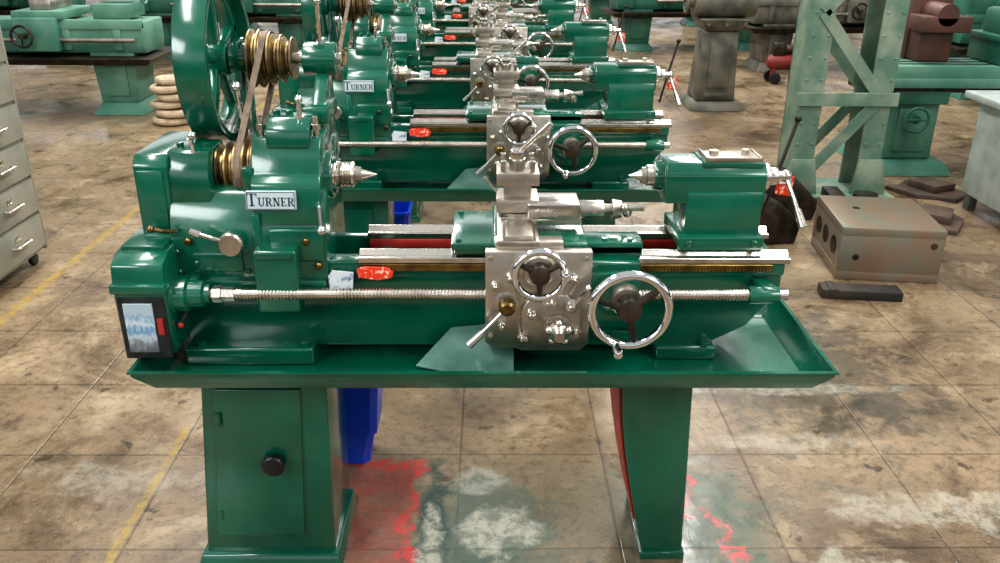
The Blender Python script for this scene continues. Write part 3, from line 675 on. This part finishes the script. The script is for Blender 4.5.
# ================================================================ old green mill right
ml=empty('milling_machine',(3.1,5.85,0),'faded green horizontal milling machine with long table','machine tool')
b=B();b.loft((2.60,3.15,5.6,6.3,0),(2.65,3.1,5.65,6.25,.09),0,.012);b.box(2.69,3.03,5.72,6.2,.09,.56,0,.02,3);b.box(2.75,2.97,5.70,5.73,.15,.45,0,.01);fin(b,'machine_column',PALEG,ml)
b=B();b.box(2.50,4.4,5.62,6.0,.64,.74,0,.01);b.box(2.47,4.4,5.66,5.96,.56,.64,1,.008);b.box(2.50,4.4,5.60,5.63,.60,.66,0,.004)
for y in(5.7,5.81,5.92):b.box(2.50,4.4,y-.01,y+.01,.739,.744,1,0)
fin(b,'work_table',[PALEG,DARK],ml)
b=B();b.box(2.67,3.05,5.66,6.15,.48,.58,0,.01);b.cyl((2.80,5.66,.40),(2.80,5.56,.40),.03);b.torus((2.80,5.55,.40),(0,1,0),.08,.010);b.cyl((2.72,5.55,.40),(2.88,5.55,.40),.008);fin(b,'saddle',MIDG,ml)
b=B();b.box(2.82,3.10,5.95,6.3,.74,1.15,0,.02);b.cyl((2.95,5.7,1.05),(2.95,6.3,1.05),.07,None,0,24);b.box(2.80,3.12,5.7,5.93,.94,1.04,0,.01);b.box(2.84,3.06,5.8,6.0,.744,.95,0,.01);fin(b,'machine_head',BROWN,ml,'brown primer painted head')
b=B();b.box(-.25,.25,-.2,.2,.0,.16,0,.01);b.box(-.20,.20,-.18,.18,.16,.34,0,.03);b.cyl((0,-.2,.22),(0,-.24,.22),.06);b.box(-.26,.26,-.21,.21,.14,.18,0,.006)
o=fin(b,'gearbox_housing',MIDG,None,'old green gearbox housing on the milling table','gearbox',None,None,True);o.location=(3.55,5.82,.745)
# ================================================================ pale bench right
bx=.27
bn=empty('workbench',(3.1+bx,4.6,0),'pale grey steel bench with panelled side','bench')
b=B();b.box(2.50+bx,3.7+bx,4.35,5.0,.66,.70,0,.006);b.box(2.50+bx,3.7+bx,4.345,4.36,.60,.66,0,.004);fin(b,'bench_top',WHITE,bn)
b=B();b.box(2.58+bx,3.6+bx,4.42,4.95,.10,.66,0,.008)
for x in(2.64,3.12):b.box(x+bx,x+bx+.42,4.412,4.424,.15,.62,0,.006)
fin(b,'bench_cabinet',WHITE,bn)
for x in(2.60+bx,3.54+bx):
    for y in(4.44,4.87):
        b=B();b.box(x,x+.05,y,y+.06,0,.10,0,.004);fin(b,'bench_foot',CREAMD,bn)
# ================================================================ red compressor
REDD=mat('dull_red_paint',srgb(130,44,34),srgb(96,38,30),.5)
cp=empty('air_compressor',(3.12,9.2,0),'small dull red air compressor on wheels','compressor')
cx=3.12-2.95;cy=-.4
b=B();b.rev((2.76+cx,9.6+cy,.22),(1,0,0),[(0,.04),(.03,.07),(.06,.085),(.30,.085),(.33,.07),(.36,.04)],0,28);b.box(2.82+cx,2.85+cx,9.54+cy,9.66+cy,.05,.18,0,.005);b.box(3.03+cx,3.06+cx,9.54+cy,9.66+cy,0,.18,0,.005);fin(b,'air_tank',REDD,cp)
b=B();b.box(2.80+cx,2.94+cx,9.54+cy,9.66+cy,.29,.42,0,.02);b.cyl((2.94+cx,9.6+cy,.35),(3.08+cx,9.6+cy,.35),.05,None,0,20,.01);fin(b,'compressor_motor',DARK,cp)
for y in(9.50+cy,9.70+cy):
    b=B();b.cyl((2.835+cx,y-.015,.06),(2.835+cx,y+.015,.06),.06,None,0,24,.006);b.cyl((2.835+cx,y-.02,.06),(2.835+cx,y+.02,.06),.015);fin(b,'wheel',BLACK,cp)
# ================================================================ blue bin
def bucket(loc):
    b=B();t=bmesh.new()
    def rg(hx,hy,z):
        c=.02;return [t.verts.new(v) for v in((-hx+c,-hy,z),(hx-c,-hy,z),(hx,-hy+c,z),(hx,hy-c,z),(hx-c,hy,z),(-hx+c,hy,z),(-hx,hy-c,z),(-hx,-hy+c,z))]
    R=[rg(.045,.06,0),rg(.050,.065,.10),rg(.075,.085,.12),rg(.088,.10,.30),rg(.094,.106,.302),rg(.094,.106,.318),rg(.084,.096,.318),rg(.070,.08,.13),rg(.045,.06,.02)]
    for a,c in zip(R,R[1:]):
        for i in range(8):t.faces.new((a[i],a[(i+1)%8],c[(i+1)%8],c[i]))
    t.faces.new(R[0][::-1]);t.faces.new(R[-1]);b._add(t)
    for x in(-.03,.0,.03):b.box(x-.003,x+.003,-.088,-.078,.13,.26,0,.001)
    o=fin(b,'plastic_bin',BLUE,None,'narrow angular blue plastic bin behind a lathe leg','bin','blue plastic bins',None,True);o.location=loc
    return o
bk0=bucket((-.455,2.34,0))
dup(bk0,(-.50,3.95,0))
# ================================================================ lights / world / camera
def area(loc,rot,sx,sy,p,col=(1,1,1)):
    l=bpy.data.lights.new('skylight_and_fill','AREA');l.shape='RECTANGLE';l.size=sx;l.size_y=sy;l.energy=p;l.color=col  # one name for the roof strips and the added fill lights
    o=bpy.data.objects.new('skylight_and_fill',l);o.location=loc;o.rotation_euler=rot;COL.objects.link(o)
for y,pw in((1.0,116),(5.0,136),(9.0,165),(13.0,185)):
    area((-2.2,y,5.2),(0,0,0),.8,3.0,pw,(1,.985,.95));area((2.2,y,5.2),(0,0,0),.8,3.0,pw,(1,.985,.95))
area((-3.5,-1.6,3.0),(math.radians(62),0,math.radians(-50)),2.2,1.2,88,(.97,.99,1))  # added front fill from behind the camera on the left, no roof opening
area((3.5,-1.0,3.2),(math.radians(60),0,math.radians(50)),1.6,1.2,66,(1,.98,.96))  # counterpart fill from behind the camera on the right
w=bpy.data.worlds.new('World');S.world=w;w.use_nodes=True;nt=w.node_tree;N=nt.nodes;L=nt.links;bg=N['Background']
tc=N.new('ShaderNodeTexCoord');sp=N.new('ShaderNodeSeparateXYZ');L.new(tc.outputs['Generated'],sp.inputs[0])
r=N.new('ShaderNodeValToRGB');L.new(sp.outputs['Z'],r.inputs['Fac']);e=r.color_ramp.elements
e[0].position=0;e[0].color=(.08,.075,.07,1);e[1].position=1;e[1].color=(.6,.62,.64,1)
for p,c in((.04,(.16,.155,.15,1)),(.10,(1.05,1.07,1.1,1)),(.24,(1.15,1.17,1.2,1)),(.30,(.2,.2,.2,1)),(.5,(.27,.27,.27,1)),(.6,(1.05,1.05,1.05,1)),(.75,(.4,.4,.4,1))):
    q=e.new(p);q.color=c
L.new(r.outputs['Color'],bg.inputs['Color']);bg.inputs['Strength'].default_value=.93
cam=bpy.data.cameras.new('Camera');cam.sensor_width=36;cam.lens=30.6;cam.clip_end=100
co=bpy.data.objects.new('Camera',cam);COL.objects.link(co)
co.matrix_world=Matrix.Translation((-.031,0,1.614))@Matrix.Rotation(math.radians(-.87),4,'Z')@Matrix.Rotation(math.radians(66.8),4,'X')@Matrix.Rotation(math.radians(.45),4,'Z')
S.camera=co
S.view_settings.view_transform='Standard'
try:S.view_settings.look='Medium High Contrast'
except Exception as ex:print('look',ex)
